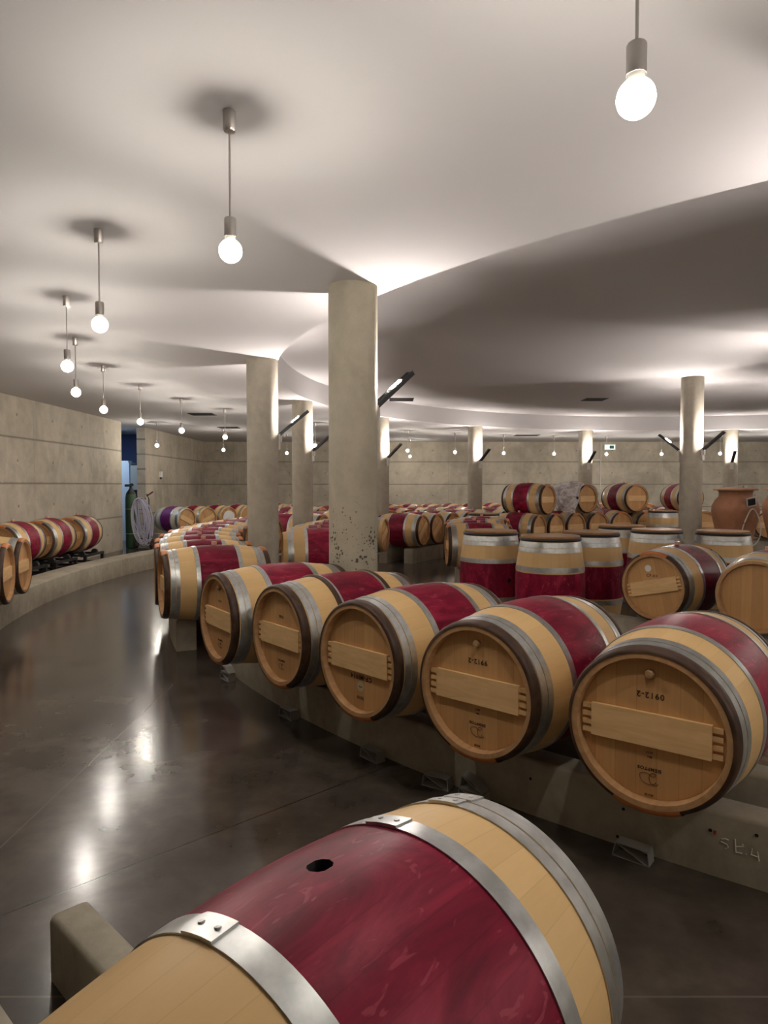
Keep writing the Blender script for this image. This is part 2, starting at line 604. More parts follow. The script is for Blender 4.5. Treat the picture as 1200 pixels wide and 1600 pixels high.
# ------------------------------------------------------------------ columns
def col_mesh(h, mat, r=.187):
    m = MB()
    m.lathe([(.001, 0), (r, 0), (r, h), (.001, h)], 64)
    return m.mesh('concrete_column', mat, True, 40)


colm = col_mesh(CEIL, M['column'])
colp = col_mesh(CEIL, M['column_pit'])
coli = col_mesh(RECESS_Z, M['column'])
COLR = 8.9
cols = [  # x, y, label
    (-.237, 5.27, 'thick pitted concrete column, nearest and widest, behind the front barrel row', colp),
    (-1.47, 8.314, 'mottled concrete column, second nearest, left of the pitted one', colm),
    (-1.47, 12.37, 'concrete column seen between the two nearest columns', colm),
    (-.072, 15.421, 'concrete column half hidden just behind the right edge of the nearest column', colm),
    (2.354, 17.719, 'slim far concrete column rising left of the stacked barrels', colm),
    (5.571, 18.967, 'slim far concrete column behind the film-wrapped barrel', colm),
    (9.479, 18.765, 'far concrete column above the clay jars', colm),
]
for x, y, lab, mm in cols:
    tag(link('concrete_column', mm, loc=(x, y, 0)), lab, 'column')
for k, az in enumerate((57.5, 80, 102.5, 125, 147.5, 170, 192.5, 215, 237.5)):
    x, y = pol(COLR, az)
    tag(link('concrete_column', colm, loc=(x, y, 0)), 'round concrete column outside the picture on the right of the vault', 'column', 'columns outside the picture')
ICOL = [(5.40, 12.05)]
tag(link('concrete_column', coli, loc=(5.40, 12.05, 0)), 'tall concrete column with two lamp arms, right of centre under the raised ceiling', 'column')
for az in (47, 137, 227):
    x, y = pol(2.45, az + .0)
    tag(link('concrete_column', coli, loc=(x, y, 0)), 'tall round concrete column outside the picture on the right', 'column', 'inner columns outside the picture')
    ICOL.append((x, y))

# ------------------------------------------------------------------ uplights on the columns
def uplight_proto():
    root = thing('column_uplight', (0, 0, 0))
    m = MB()      # plate (local +X points away from the column)
    m.box((.012, 0, -.075), (.024, .085, .19)); m.box((.03, 0, -.03), (.03, .06, .09))
    link('back_plate', m.mesh('back_plate', M['whiteplate'], False), root)
    ang = radians(40); L = .46
    R = Matrix.Rotation(-ang, 3, 'Y')
    m = MB()
    mid = R @ Vector((L / 2, 0, 0)) + Vector((.02, 0, 0))
    m.box(mid, (L, .075, .014), R)
    for sy in (-1, 1):
        m.box(mid + R @ Vector((0, sy * .0355, .016)), (L, .004, .03), R)
    m.box(mid + R @ Vector((L / 2 - .002, 0, .012)), (.005, .075, .03), R)
    link('arm', m.mesh('arm', M['darksteel'], False), root)
    for t in (.205, .335):
        m = MB()
        p = R @ Vector((t, 0, .02)) + Vector((.02, 0, 0))
        m.box(p, (.018, .045, .03), R)
        link('lamp_holder', m.mesh('lamp_holder', M['whiteplate'], False), root)
    a = R @ Vector((.215, 0, .032)) + Vector((.02, 0, 0)); b = R @ Vector((.325, 0, .032)) + Vector((.02, 0, 0))
    m = MB(); m.tube([a, b], .0075, 8)
    link('lamp_tube', m.mesh('lamp_tube', M['tube'], True), root)
    return root


up0 = uplight_proto()
upl = []
UPLAB = ['brightly lit angled uplight on the right side of the nearest column',
         'angled uplight arm on the right of the second nearest column',
         'angled uplight arm on the column between the two nearest ones',
         'angled uplight arm on the column behind the nearest one',
         'angled uplight arm on the slim column left of the stacked barrels',
         'angled uplight arm on the slim column behind the wrapped barrel',
         'angled uplight arm on the far column above the clay jars']
for (x, y, _, _), lab in zip(cols, UPLAB):
    d = Vector((CX - x, CY - y)).normalized()
    upl.append((x + d.x * .187, y + d.y * .187, 2.14, atan2(d.y, d.x), lab, None))
for az in (57.5, 80, 102.5, 125, 147.5, 170, 192.5, 215, 237.5):
    x, y = pol(COLR, az); d = Vector((CX - x, CY - y)).normalized()
    upl.append((x + d.x * .187, y + d.y * .187, 2.14, atan2(d.y, d.x), 'angled uplight on a column outside the picture', 'uplights outside the picture'))
for k, (x, y) in enumerate(ICOL):
    for j, a in enumerate((-48, 142)):
        a = radians(a + (90 * k))
        lab = ('uplight arm on the right of the tall two-armed column' if j == 0 else 'uplight arm with glowing tip on the left of the tall two-armed column') if k == 0 else 'angled uplight on an inner column outside the picture'
        upl.append((x + .187 * cos(a), y + .187 * sin(a), 2.14, a, lab, None if k == 0 else 'inner uplights outside the picture'))
for i, (x, y, z, a, lab, g) in enumerate(upl):
    o = up0 if i == 0 else copy_tree(up0, (0, 0, 0), 0)
    o.location = (x, y, z); o.rotation_euler = (0, 0, a)
    if 'group' in o: del o['group']
    tag(o, lab, 'lamp', g)

# ------------------------------------------------------------------ pendant lamps
def pendant_proto():
    root = thing('pendant_lamp', (0, 0, CEIL))
    m = MB(); m.lathe([(.001, -.002), (.026, -.002), (.026, -.075), (.022, -.082), (.001, -.082)], 24)
    link('canopy', m.mesh('canopy', M['steel'], True), root)
    m = MB(); m.lathe([(.0045, -.08), (.0045, -.43)], 10)
    link('rod', m.mesh('rod', M['steel'], True), root)
    m = MB(); m.lathe([(.001, -.425), (.022, -.425), (.0245, -.43), (.0245, -.50), (.001, -.50)], 24)
    link('socket', m.mesh('socket', M['steel'], True), root)
    m = MB(); m.lathe([(.020, -.499), (.021, -.508), (.019, -.515)], 20)
    link('collar', m.mesh('collar', M['collar'], True), root)
    m = MB()
    r = .0475; zc = CEIL * 0 - .556
    prof = [(.017, -.512)] + [(r * sin(t), zc + r * cos(t)) for t in [radians(22 + 158 * i / 12) for i in range(13)]]
    prof[-1] = (.0005, zc - r)
    m.lathe(prof, 20)
    bl = link('bulb', m.mesh('bulb', M['bulb'], True), root)
    m = MB()
    m.lathe([(.0005, zc + .020), (.012, zc + .016), (.015, zc), (.012, zc - .016), (.0005, zc - .020)], 10)
    link('lamp_core', m.mesh('lamp_core', M['core'], True), bl)
    return root


p0 = pendant_proto()
PN = ['nearest, at the top right of the picture',
      'large, left of the nearest column',
      'third nearest over the aisle',
      'leftmost of the curve of lamps',
      'just right of the leftmost, lower down',
      'in front of the end of the left wall',
      'right in front of the doorway',
      'next one right of the doorway',
      'close left of the second column']
first = True
STEP = 8.85
for k in range(-4, 37):
    az = 53.0 - STEP * k
    if az < -270 or k in (9, 11): continue
    x, y = pol(10.74, az)
    if k < 0 or k > 18: lab, g = 'steel pendant lamp with globe bulb, outside the picture', 'pendants outside the picture'
    elif k < 9: lab, g = 'steel rod pendant with lit globe bulb, ' + PN[k], 'globe pendants in the curve'
    else:
        lab = ('small distant lit globe pendant between the two nearest columns' if k == 10 else 'small distant lit globe pendant, %s in the far arc right of the nearest column' % ORD[k - 11]); g = 'distant globe pendants'
    o = p0 if first else copy_tree(p0, (0, 0, 0), 0)
    first = False
    o.location = (x, y, CEIL); tag(o, lab, 'lamp', g)
for x, y, lab in ((-5.43, 16.42, 'distant lit globe pendant near the pillar beside the doorway'),
                  (-4.33, 18.5, 'distant lit globe pendant in the back left corner'),
                  (-2.88, 20.34, 'distant lit globe pendant seen just right of the second nearest column'),
                  (.86, 22.6, 'tiny lit globe pendant nearest the back wall, right of the nearest column')):
    o = copy_tree(p0, (x, y, CEIL), 0)
    tag(o, lab, 'lamp', 'distant globe pendants')

# ------------------------------------------------------------------ barrel prototypes (axis along local X, centred)
HL = .475


def rad(s):
    return .291 + (.343 - .291) * (1 - (s / HL) ** 2)


def body_mesh(name, wood, band, hole=False, n=96):
    S = [-HL, -.46, -.43, -.40, -.35, -.30, -.25, -.21, -.17, -.13, -.09, -.05, 0]
    if hole: S = [-HL, -.46, -.43, -.40, -.35, -.30, -.25, -.21, -.184, -.14, -.11, -.08, -.055, -.03, -.01]
    S = S + [-x for x in S[::-1] if x < 0]
    S = sorted(set(S))
    rows = [(-.436, .262), (-HL, .266)] + [(s, rad(s)) for s in S] + [(HL, .266), (.436, .262)]
    if hole: n = 96
    vs = []; fs = []; fm = []
    for s, r in rows:
        for i in range(n):
            a = 2 * pi * i / n
            vs.append((s, r * sin(a), r * cos(a)))
    for j in range(len(rows) - 1):
        for i in range(n):
            k = (i + 1) % n
            fs.append((j * n + i, j * n + k, (j + 1) * n + k, (j + 1) * n + i))
            sm = (rows[j][0] + rows[j + 1][0]) / 2
            fm.append(2 if (j < 2 or j >= len(rows) - 3) else (1 if abs(sm) < (.184 if hole else .17) else 0))
    me = mesh_from(name, vs, fs, [wood, band, M['chime'], M['dark']], fm)
    if hole:
        bm = bmesh.new(); bm.from_mesh(me)
        P = Vector((0, 0, .347))
        dele = [f for f in bm.faces if (f.calc_center_median() - P).length < .032]
        bmesh.ops.delete(bm, geom=dele, context='FACES')
        be = [e for e in bm.edges if e.is_boundary and (e.verts[0].co - P).length < .08]
        bv = set(v for e in be for v in e.verts)
        for v in bv:
            d = Vector((v.co.x, v.co.y, 0)).normalized() * .0235
            v.co.x, v.co.y = d.x, d.y
            v.co.z = math.sqrt(max(rad(v.co.x) ** 2 - v.co.y ** 2, 0))
        ex = bmesh.ops.extrude_edge_only(bm, edges=be)
        nv = [g for g in ex['geom'] if isinstance(g, bmesh.types.BMVert)]
        for v in nv: v.co.z -= .03; v.co.x *= .9; v.co.y *= .9
        for f in [g for g in ex['geom'] if isinstance(g, bmesh.types.BMFace)]: f.material_index = 3
        ne = [g for g in ex['geom'] if isinstance(g, bmesh.types.BMEdge) and all(v in nv for v in g.verts)]
        r = bmesh.ops.contextual_create(bm, geom=ne)
        for f in r['faces']: f.material_index = 3
        bmesh.ops.recalc_face_normals(bm, faces=bm.faces)
        bm.to_mesh(me); bm.free()
        me.set_sharp_from_angle(angle=radians(35))
    else:
        bm = bmesh.new(); bm.from_mesh(me)
        bmesh.ops.recalc_face_normals(bm, faces=bm.faces)
        bm.to_mesh(me); bm.free(); me.set_sharp_from_angle(angle=radians(35))
    return me


def hoop_mesh(s0, s1, lap=.35):
    m = MB()
    t = .0036
    smid = (s0 + s1) / 2
    m.lathe([(rad(s0) + .0002, s0), (rad(s0) + t, s0), (rad(smid) + t + .0003, smid), (rad(s1) + t, s1), (rad(s1) + .0002, s1)], 96, 'x')
    # overlapping riveted end
    a0, a1 = lap, lap + .26
    n = 8
    vs = []; fs = []
    for i in range(n + 1):
        a = a0 + (a1 - a0) * i / n
        shrink = 0 if i < n else .25
        for s in (s0 + (s1 - s0) * shrink, s1 - (s1 - s0) * shrink):
            for tt in (t, 2.1 * t):
                r = rad(s) + tt
                vs.append((s, r * sin(a), r * cos(a)))
    for i in range(n):
        o = i * 4
        fs += [(o + 1, o + 5, o + 7, o + 3), (o, o + 1, o + 5, o + 4)[::-1], (o + 2, o + 3, o + 7, o + 6)]
    fs += [(0, 1, 3, 2), (4 * n, 4 * n + 2, 4 * n + 3, 4 * n + 1)]
    m.add(vs, fs)
    for a in (a0 + .05, a0 + .17):
        r = rad(smid) + 2 * t
        c = Vector((smid, r * sin(a), r * cos(a)))
        nr = Vector((0, sin(a), cos(a))); tx = Vector((1, 0, 0)); ty = nr.cross(tx)
        vv = []; 
        for rr, hh in ((.006, 0), (.005, .0025), (.0005, .0035)):
            for k in range(8):
                vv.append(c + rr * (cos(k * pi / 4) * tx + sin(k * pi / 4) * ty) + hh * nr)
        ff = [(j * 8 + k, j * 8 + (k + 1) % 8, (j + 1) * 8 + (k + 1) % 8, (j + 1) * 8 + k) for j in range(2) for k in range(8)]
        m.add(vv, ff)
    return m.mesh('hoop', M['galv'], True, 40)


def bark_hoop_mesh(sg, a0=0, a1=2 * pi, extra=0, mat='chestnut', s0=.478, w=.052):
    """rounded split-chestnut hoop round the chime"""
    m = MB()
    sA = s0; prof = []
    for k in range(9):
        t = pi * k / 8
        s = sA - w / 2 + (w / 2) * cos(t)
        prof.append((rad(min(s, HL)) - .001 + (.0125 + extra) * sin(t) ** .6 if sin(t) > 1e-6 else rad(min(s, HL)) - .005, sg * s))
    m.lathe(prof, 96 if a1 - a0 > 6 else 16, 'x', a0=a0, a1=a1)
    return m.mesh('bark_hoop', M[mat], True, 60)


def head_mesh(sg):
    m = MB()
    m.lathe([(.2625, sg * .430), (.2615, sg * .437), (.245, sg * .4395), (.0005, sg * .4395)], 48, 'x')
    return m.mesh('head', M['head'], True, 50)


def bar_mesh(sg):
    """cross bar with finger-cut ends, lies on the head across local Y"""
    m = MB()
    H = .062; s = .4525
    def slab(y0, y1, z0, z1, s0=.441, s1=.458):
        m.box((sg * (s0 + s1) / 2, (y0 + y1) / 2, (z0 + z1) / 2), (s1 - s0, y1 - y0, z1 - z0))
    slab(-.215, .215, -H, H)
    for k in range(4):
        zc = -H + (k + .5) * (2 * H / 4)
        yl = .250
        slab(.215, yl, zc - .009, zc + .009, .441, .453)
        slab(-yl, -.215, zc - .009, zc + .009, .441, .453)
    return m.mesh('crossbar', M['bar'], False)


def bung_mesh(top=False):
    m = MB()
    m.lathe([(.022, .335), (.024, .352), (.026, .372), (.023, .376), (.0005, .376)], 16, 'z')
    return m.mesh('bung', M['bung'], True)


def knob_mesh(sg):
    m = MB()
    m.lathe([(.017, sg * .438), (.0175, sg * .455), (.013, sg * .463), (.0005, sg * .465)], 14, 'x', o=(0, 0, -.205))
    return m.mesh('head_plug', M['bungwood'], True)


ME = dict(
    body=body_mesh('barrel_body', M['stave'], M['red']),
    body_purple=body_mesh('barrel_body_purple', M['whitewood'], M['purple']),
    body_hole=body_mesh('barrel_body_open', M['stave'], M['red'], True),
    bar_p=bar_mesh(1), bar_n=bar_mesh(-1), head_p=head_mesh(1), head_n=head_mesh(-1),
    bark_p=bark_hoop_mesh(1), bark_n=bark_hoop_mesh(-1),
    bind_p=bark_hoop_mesh(1, -.42, .42, .004, 'osier', .4795, .056), bind_n=bark_hoop_mesh(-1, -.42, .42, .004, 'osier', .4795, .056),
    bung=bung_mesh(), knob_p=knob_mesh(1),
    bark_q=bark_hoop_mesh(1, s0=.218, w=.034), bark_qn=bark_hoop_mesh(-1, s0=.218, w=.034),
)
HOOPS = [(.385, .420), (.346, .380), (.172, .208)]
for i, (a, b) in enumerate(HOOPS):
    ME['h%dp' % i] = hoop_mesh(a, b, .35 + .2 * i)
    ME['h%dn' % i] = hoop_mesh(-b, -a, .5 + .2 * i)
WIDE = [(.183, .232), (.372, .412), (.418, .470)]
for i, (a, b) in enumerate(WIDE):
    ME['w%dp' % i] = hoop_mesh(a, b, -.05 - .02 * i)
    ME['w%dn' % i] = hoop_mesh(-b, -a, -.05)


def barrel(body='body', bark=True, bar=True, bung=True, roll=0.0, bar_roll=0.0, hoops=None, knob=False, quarter=False, name='wine_barrel', tilt=0.0):
    """lying barrel, +X head is the labelled one; root sits under the bilge"""
    r = thing(name, (0, 0, 0))
    def part(nm, key, rl=0.0):
        return link(nm, ME[key], r, (0, 0, .347), (roll + rl, 0, 0))
    part('barrel_body', body)
    for k in (hoops or ['h0p', 'h0n', 'h1p', 'h1n', 'h2p', 'h2n']):
        part('hoop', k)
    heads = []
    for sgn in 'pn':
        if bark:
            b = part('bark_hoop', 'bark_' + sgn)
            link('osier_binding', ME['bind_' + sgn], b)
        h = part('head', 'head_' + sgn, bar_roll)
        heads.append(h)
        if bar: link('crossbar', ME['bar_' + sgn], h)
    if quarter:
        part('bark_hoop', 'bark_q'); part('bark_hoop', 'bark_qn')
    if knob: link('head_plug', ME['knob_p'], heads[0])
    if bung: part('bung', 'bung')
    return r, heads


def text_mesh(s, size, ext=.0006):
    cu = bpy.data.curves.new('t', 'FONT')
    cu.body = s; cu.size = size; cu.extrude = ext
    cu.align_x = 'CENTER'; cu.align_y = 'CENTER'; cu.space_character = 1.2; cu.offset = size * .02
    o = bpy.data.objects.new('t', cu)
    COL.objects.link(o)
    bpy.context.view_layer.update()
    me = bpy.data.meshes.new_from_object(o.evaluated_get(bpy.context.evaluated_depsgraph_get()))
    bpy.data.objects.remove(o)
    me.materials.clear(); me.materials.append(M['ink'])
    return me


def stamp(head, s, size, y, z, rot=0, mat=None):
    me = text_mesh(s, size)
    if mat: me.materials[0] = mat
    o = bpy.data.objects.new('stamped_writing', me)
    COL.objects.link(o); o.parent = head
    # text plane -> head plane (+X normal), text right = +Y
    o.matrix_local = Matrix.Translation((.4402, y, z)) @ Matrix.Rotation(rot, 4, 'X') @ Matrix(((0, 0, 1, 0), (1, 0, 0, 0), (0, 1, 0, 0), (0, 0, 0, 1)))
    return o


def script_mark(head, y, z, k=1.0):
    """the cooper's scripted initial, drawn as a pen stroke"""
    pts = []
    ctrl = [(-.030, .012), (-.020, .020), (-.004, .014), (.000, -.006), (-.010, -.020), (-.022, -.016), (-.012, -.008), (.010, -.018), (.030, -.010),
            (.026, .010), (.008, .020), (-.014, .018), (-.024, .006)]
    ctrl = [Vector((.4412, y + a * k, z + b * k)) for a, b in ctrl]
    for i in range(len(ctrl) - 1):
        p0, p1, p2, p3 = ctrl[max(i - 1, 0)], ctrl[i], ctrl[i + 1], ctrl[min(i + 2, len(ctrl) - 1)]
        for j in range(5):
            t = j / 5
            pts.append(.5 * ((2 * p1) + (p2 - p0) * t + (2 * p0 - 5 * p1 + 4 * p2 - p3) * t * t + (3 * p1 - 3 * p2 + p3 - p0) * t ** 3))
    m = MB(); m.tube(pts, .0009, 5)
    o = link('stamped_mark', m.mesh('stamped_mark', M['ink'], True), head)
    return o


ZB = .642 - .347


def place_az(az):      # rotation so that local +X points outwards from the centre
    a = radians(az)
    return atan2(-sin(a), -cos(a))


BG = 'red-banded oak barrels'
# ---- front row (row one), five big barrels resting on the rail, writing upside down
front = [
    (52.0, 'large red-banded oak barrel, rightmost and nearest in the front row', dict(knob=True, name='wine_barrel'), 'A'),
    (47.7, 'oak barrel with red band, second from the right in the front row', dict(knob=True), 'A'),
    (43.4, 'oak barrel with red band, middle of the front five, stamp code under its bar', dict(), 'B'),
    (39.1, 'red-banded oak barrel with extra dark bark hoops, fourth from right in front', dict(quarter=True), 'C'),
    (34.9, 'oak barrel with red band, leftmost of the front five showing its round head', dict(knob=True), 'C'),
]
ROW1 = 9.475
for az, lab, kw, st in front:
    r, heads = barrel(bung=False, roll=pi, **kw)
    x, y = pol(ROW1 + (.07 if az < 36 else 0), az)
    r.location = (x, y, ZB)
    r.rotation_euler = (0, 0, place_az(az))
    tag(r, lab, 'barrel', BG)
    h = heads[0]
    if st == 'A':
        stamp(h, '0912-2' if az > 50 else '9912-2', .030, 0, -.125)
        stamp(h, 'DEMPTOS', .017, 0, .150)
        stamp(h, 'M+', .012, 0, .105); stamp(h, '2017', .011, 0, .088)
        script_mark(h, 0, .185, 1.1)
        stamp(h, 'AVH', .014, 0, .247)
    elif st == 'B':
        stamp(h, 'CF-MI914', .034, -.005, .092)
        m = MB(); m.lathe([(.026, .4398), (.026, .4404), (.0005, .4404)], 24, 'x', o=(0, 0, .140))
        link('round_stamp', m.mesh('round_stamp', simple('pale_green_stamp', (.48, .42, .25), .7), True), h)
        stamp(h, 'MMM', .010, 0, .141)
        stamp(h, '2018', .022, 0, .198)
    else:
        stamp(h, '2163' , .022, .0, -.115)
        stamp(h, 'DEMPTOS', .015, 0, .150)
        script_mark(h, 0, .185, .9)

# ---- barrel in the foreground with open bung hole
r, heads = barrel(body='body_hole', bark=False, bung=False, hoops=['w0p', 'w1p', 'w2p', 'w0n', 'w2n'])
r.location = (-.071, 1.097, .559 - .347); r.rotation_euler = (0, 0, .8756)
for c in r.children: c.rotation_euler.x = -.142
tag(r, 'huge foreground oak barrel with wine-red middle and open dark bung hole', 'barrel', BG)

# ---- generic copies
proto_out, _ = barrel()                       # bar horizontal, bung up
proto_out.location = (0, 0, 0)
used = [False]
protos = {}


def get_proto(key):
    if key not in protos:
        kw = dict(
            plain=dict(), tilt=dict(bar_roll=radians(40)), tilt2=dict(bar_roll=radians(14)), nobark=dict(bark=False, bar_roll=radians(25)),
            nobar=dict(bar=False, bark=False), purple=dict(body='body_purple', bark=False, bar_roll=radians(-25)),
        )[key]
        protos[key] = [barrel(**kw)[0], False]
    return protos[key]


bpy.data.objects.remove
for c in list(proto_out.children_recursive): bpy.data.objects.remove(c)
bpy.data.objects.remove(proto_out)


def put(key, x, y, z, rz, label, group=BG):
    p = get_proto(key)
    if not p[1]:
        o = p[0]; p[1] = True
        o.location = (x, y, z); o.rotation_euler = (0, 0, rz)
    else:
        o = copy_tree(p[0], (x, y, z), rz)
    tag(o, label, 'barrel', group)
    return o


def ring_barrels(R, azs, labels, inward=True, key='plain', z=ZB, skip=()):
    """inward: the +X head looks to the centre"""
    seen = 0
    for i, az in enumerate(azs):
        if i in skip: continue
        Rm = R(az) if callable(R) else R
        x, y = pol(Rm, az)
        k = key if isinstance(key, str) else key[i % len(key)]
        lab = labels(seen); seen += 1
        put(k, x, y, z, place_az(az) + (pi if inward else 0) + radians(random.uniform(-1.2, 1.2)), lab)


# row one, second block: side view left of the columns and beyond
azs = [24.6 - 4.3 * i for i in range(9)]
ring_barrels(ROW1 + .05, azs, lambda i: ('oak barrel seen side-on, nearest of the row running back left' if i == 0 else
             '%s oak barrel in the row running back left of the columns' % ORD[i + 1]), False)
azs = [-18.5 - 4.3 * i for i in range(18)]
ring_barrels(ROW1, azs, lambda i: '%s visible oak barrel from the left in the middle far row behind the columns' % ORD[i + 1], True, skip=(4, 12, 13, 14, 16))
# row two
azs = [10.2 - 5.15 * i for i in range(6)]
ring_barrels(lambda az: 8.05 - .25 * (10.2 - az) / 25.7, azs, lambda i: ('red-banded oak barrel seen side-on between the two nearest columns' if i == 0 else
             ('oak barrel peeking out right of the nearest column, its narrow head in view' if i == 5 else '%s oak barrel in the short row behind the nearest column' % ORD[i + 1])),
             True, 'nobark')
azs = [-27 - 5.35 * i for i in range(13)]
ring_barrels(7.53, azs, lambda i: ('red-banded oak barrel at the left end of the far row past open floor' if i == 0 else
             '%s visible oak barrel from the left in the far row behind the open floor' % ORD[i + 1]), True, 'tilt', skip=(6, 7, 8))
# row three: round the inside
azs = [1.5 - 7.2 * i for i in range(4)]
ring_barrels(5.68, azs, lambda i: ('oak barrel seen side-on left of the upright barrels, black rim at its left end' if i == 0 else
             '%s oak barrel lined up behind the side-on barrel left of the uprights' % ORD[i + 1]), True, 'plain')
r3 = [-40.5 - 7.4 * i for i in range(11)]
ring_barrels(5.68, r3, lambda i: '%s visible oak barrel from the left in the layer under the stacked barrels' % ORD[i + 1], True, 'plain', skip=(8, 10))
cfb = put('tilt2', *pol(5.9, 42.3), ZB, place_az(42.3), 'oak barrel with slanted cross bar, lying right of the upright barrels')
ch = [c for c in cfb.children if c.name.startswith('head')][0]
stamp(ch, 'CF-03', .034, .0, .095, radians(-14))
m = MB(); m.lathe([(.030, .4398), (.030, .4405), (.0005, .4405)], 28, 'x', o=(0, -.02, .165))
link('round_sticker', m.mesh('round_sticker', M['paper'], True), ch)
put('nobar', *pol(5.9, 49.7), ZB, place_az(49.7), 'oak barrel with a bare plain head and no bar, cut by the right edge')
UPZ = ZB + .602
for az, key, lab in ((-44.2, 'plain', 'oak barrel with dark red band, leftmost of the upper stacked barrels'),
                     (-59.0, 'plain', 'oak barrel wrapped in crumpled plastic film on top of the stack'),
                     (-74.2, 'plain', 'oak barrel on top of the stack, right of the film-wrapped one'),
                     (-88.6, 'plain', 'oak barrel on top of the stack, half hidden by the tall column')):
    x, y = pol(5.68, az)
    put(key, x, y, UPZ, place_az(az) + pi, lab)
# row zero: left, heads towards the aisle; and far
for az, lab in ((17.4, 'oak barrel at the left edge, narrow head towards the aisle, nearer of two'),
                (13.9, 'oak barrel at the left edge, second of the two narrow heads on the kerb'),
                (20.9, 'oak barrel at the left edge, only a sliver of its rim in view')):
    x, y = pol(11.87, az)
    put('plain', x, y, ZB, place_az(az) + pi, lab)
azs = [-37 - 3.5 * i for i in range(18)]
ring_barrels(11.87, azs, lambda i: '%s visible oak barrel from the left in the outermost row by the back wall' % ORD[i + 1], True, skip=(3, 4, 11, 12, 13, 14, 16))
# corner row
azs = [-31.3 - 2.9 * i for i in range(7)]
for i, az in enumerate(azs):
    if i == 4: continue
    x, y = pol(14.72, az)
    lab = ['pale barrel with bright purple band and shiny hoops near the doorway',
           'oak barrel right of the purple-banded one in the back left corner',
           'oak barrel with a white sheet on its head in the back left corner',
           'oak barrel just right of the one with the white sheet in the back corner'][i] if i < 4 else '%s visible oak barrel from the doorway in the back corner row' % ORD[i]
    put('purple' if i == 0 else 'nobark', x, y, ZB, place_az(az) + pi, lab)
# white sheet on the third corner barrel's head
az = azs[2]
x, y = pol(14.72 - .458, az)
m = MB(); m.lathe([(.0005, 0), (.20, 0), (.20, .003), (.0005, .003)], 24, 'x')
tag(link('paper_sheet', m.mesh('paper_sheet', M['paper'], True), loc=(x, y, ZB + .347), rot=(0, 0, place_az(az) + pi)), 'white round sheet on a barrel head in the back left corner', 'paper')

# three barrels on black racks along the left wall
def rack(x, y, lab):
    r = thing('barrel_rack', (x, y, 0))
    m = MB()
    for sx in (-.3, .3):
        m.box((sx, 0, .02), (.05, .8, .04)); m.box((sx, 0, .26), (.05, .8, .04))
        for sy in (-.37, .37): m.box((sx, sy, .14), (.05, .05, .24))
    for sy in (-.27, .27): m.box((0, sy, .26), (.6, .05, .04)); m.box((0, sy, .10), (.6, .04, .04))
    link('rack_frame', m.mesh('rack_frame', M['black'], False), r)
    for sx in (-1, 1):
        for sy in (-.27, .27):
            m = MB(); m.lathe([(.001, -.03), (.055, -.03), (.055, .03), (.001, .03)], 18, 'y', o=(sx * .2, sy, .285))
            link('roller', m.mesh('roller', M['tyre'], True), r)
    tag(r, lab, 'rack', 'black barrel racks')


for i, (yy, s) in enumerate(((10.45, 'nearest'), (11.52, 'middle'), (12.65, 'farthest'))):
    put('plain', -5.68, yy, ZB, radians(-87), 'oak barrel on a black rack by the left wall, %s of three in line' % s)
    rack(-5.68, yy, 'low black steel rack under the %s barrel by the left wall' % s)

# ------------------------------------------------------------------ upright barrels
def upright_proto(hole=False):
    r = thing('upright_barrel', (0, 0, 0))
    def part(nm, me, roll=0.0):
        o = link(nm, me, r); o.matrix_local = Matrix.Translation((0, 0, HL)) @ Matrix.Rotation(-pi / 2, 4, 'Y') @ Matrix.Rotation(roll, 4, 'X')
        return o
    part('barrel_body', ME['body_hole' if hole else 'body'])
    for k in ['w1p', 'w2p', 'w0p', 'w1n', 'w2n', 'w0n']: part('hoop', ME[k])
    part('head', ME['head_n'])
    m = MB(); m.lathe([(.001, 2 * HL), (.298, 2 * HL), (.302, 2 * HL + .008), (.302, 2 * HL + .022), (.297, 2 * HL + .030), (.001, 2 * HL + .030)], 48)
    link('rubber_gasket', m.mesh('rubber_gasket', M['black'], True), r)
    m = MB(); m.lathe([(.001, 2 * HL + .028), (.288, 2 * HL + .028), (.290, 2 * HL + .044), (.284, 2 * HL + .050), (.001, 2 * HL + .050)], 48)
    link('wooden_lid', m.mesh('wooden_lid', LIDM, True), r)
    return r


LIDM = stave_wood('oak_lid', (.46, .25, .11), (.28, .14, .06), plank=True)
uA = upright_proto(True)
# hole side must face the camera: body bung is at local -X after standing up
m = MB()
for q_ in range(5): m.box(((q_ - 2) * .125, 0, .03), (.11, .62, .02))
for q_ in (-.25, .25): m.box((0, q_, .01), (.61, .06, .02))
BOARD = m.mesh('low_board', M['bar'], False)
uprights = [(1.19, 7.62, 'upright oak barrel with dark bung hole in its red band, leftmost of the uprights', 'A'),
            (1.66, 6.82, 'upright oak barrel nearest of the group, double shiny hoops, black-rimmed lid', 'B'),
            (2.25, 7.42, 'upright oak barrel just right behind the nearest upright', 'B'),
            (3.22, 9.25, 'upright oak barrel partly hidden between the right-hand uprights', 'B'),
            (3.36, 8.42, 'upright oak barrel left of the tall column foot', 'B'),
            (4.03, 8.12, 'upright oak barrel with bright double hoops in front of the clay jar', 'B'),
            (1.95, 13.35, 'small far upright oak barrel beside the foot of the slim column', 'B'),
            (6.0, 14.7, 'far upright barrel with black lid right of the stacked barrels', 'B')]
uB = upright_proto(False)
usedB = False
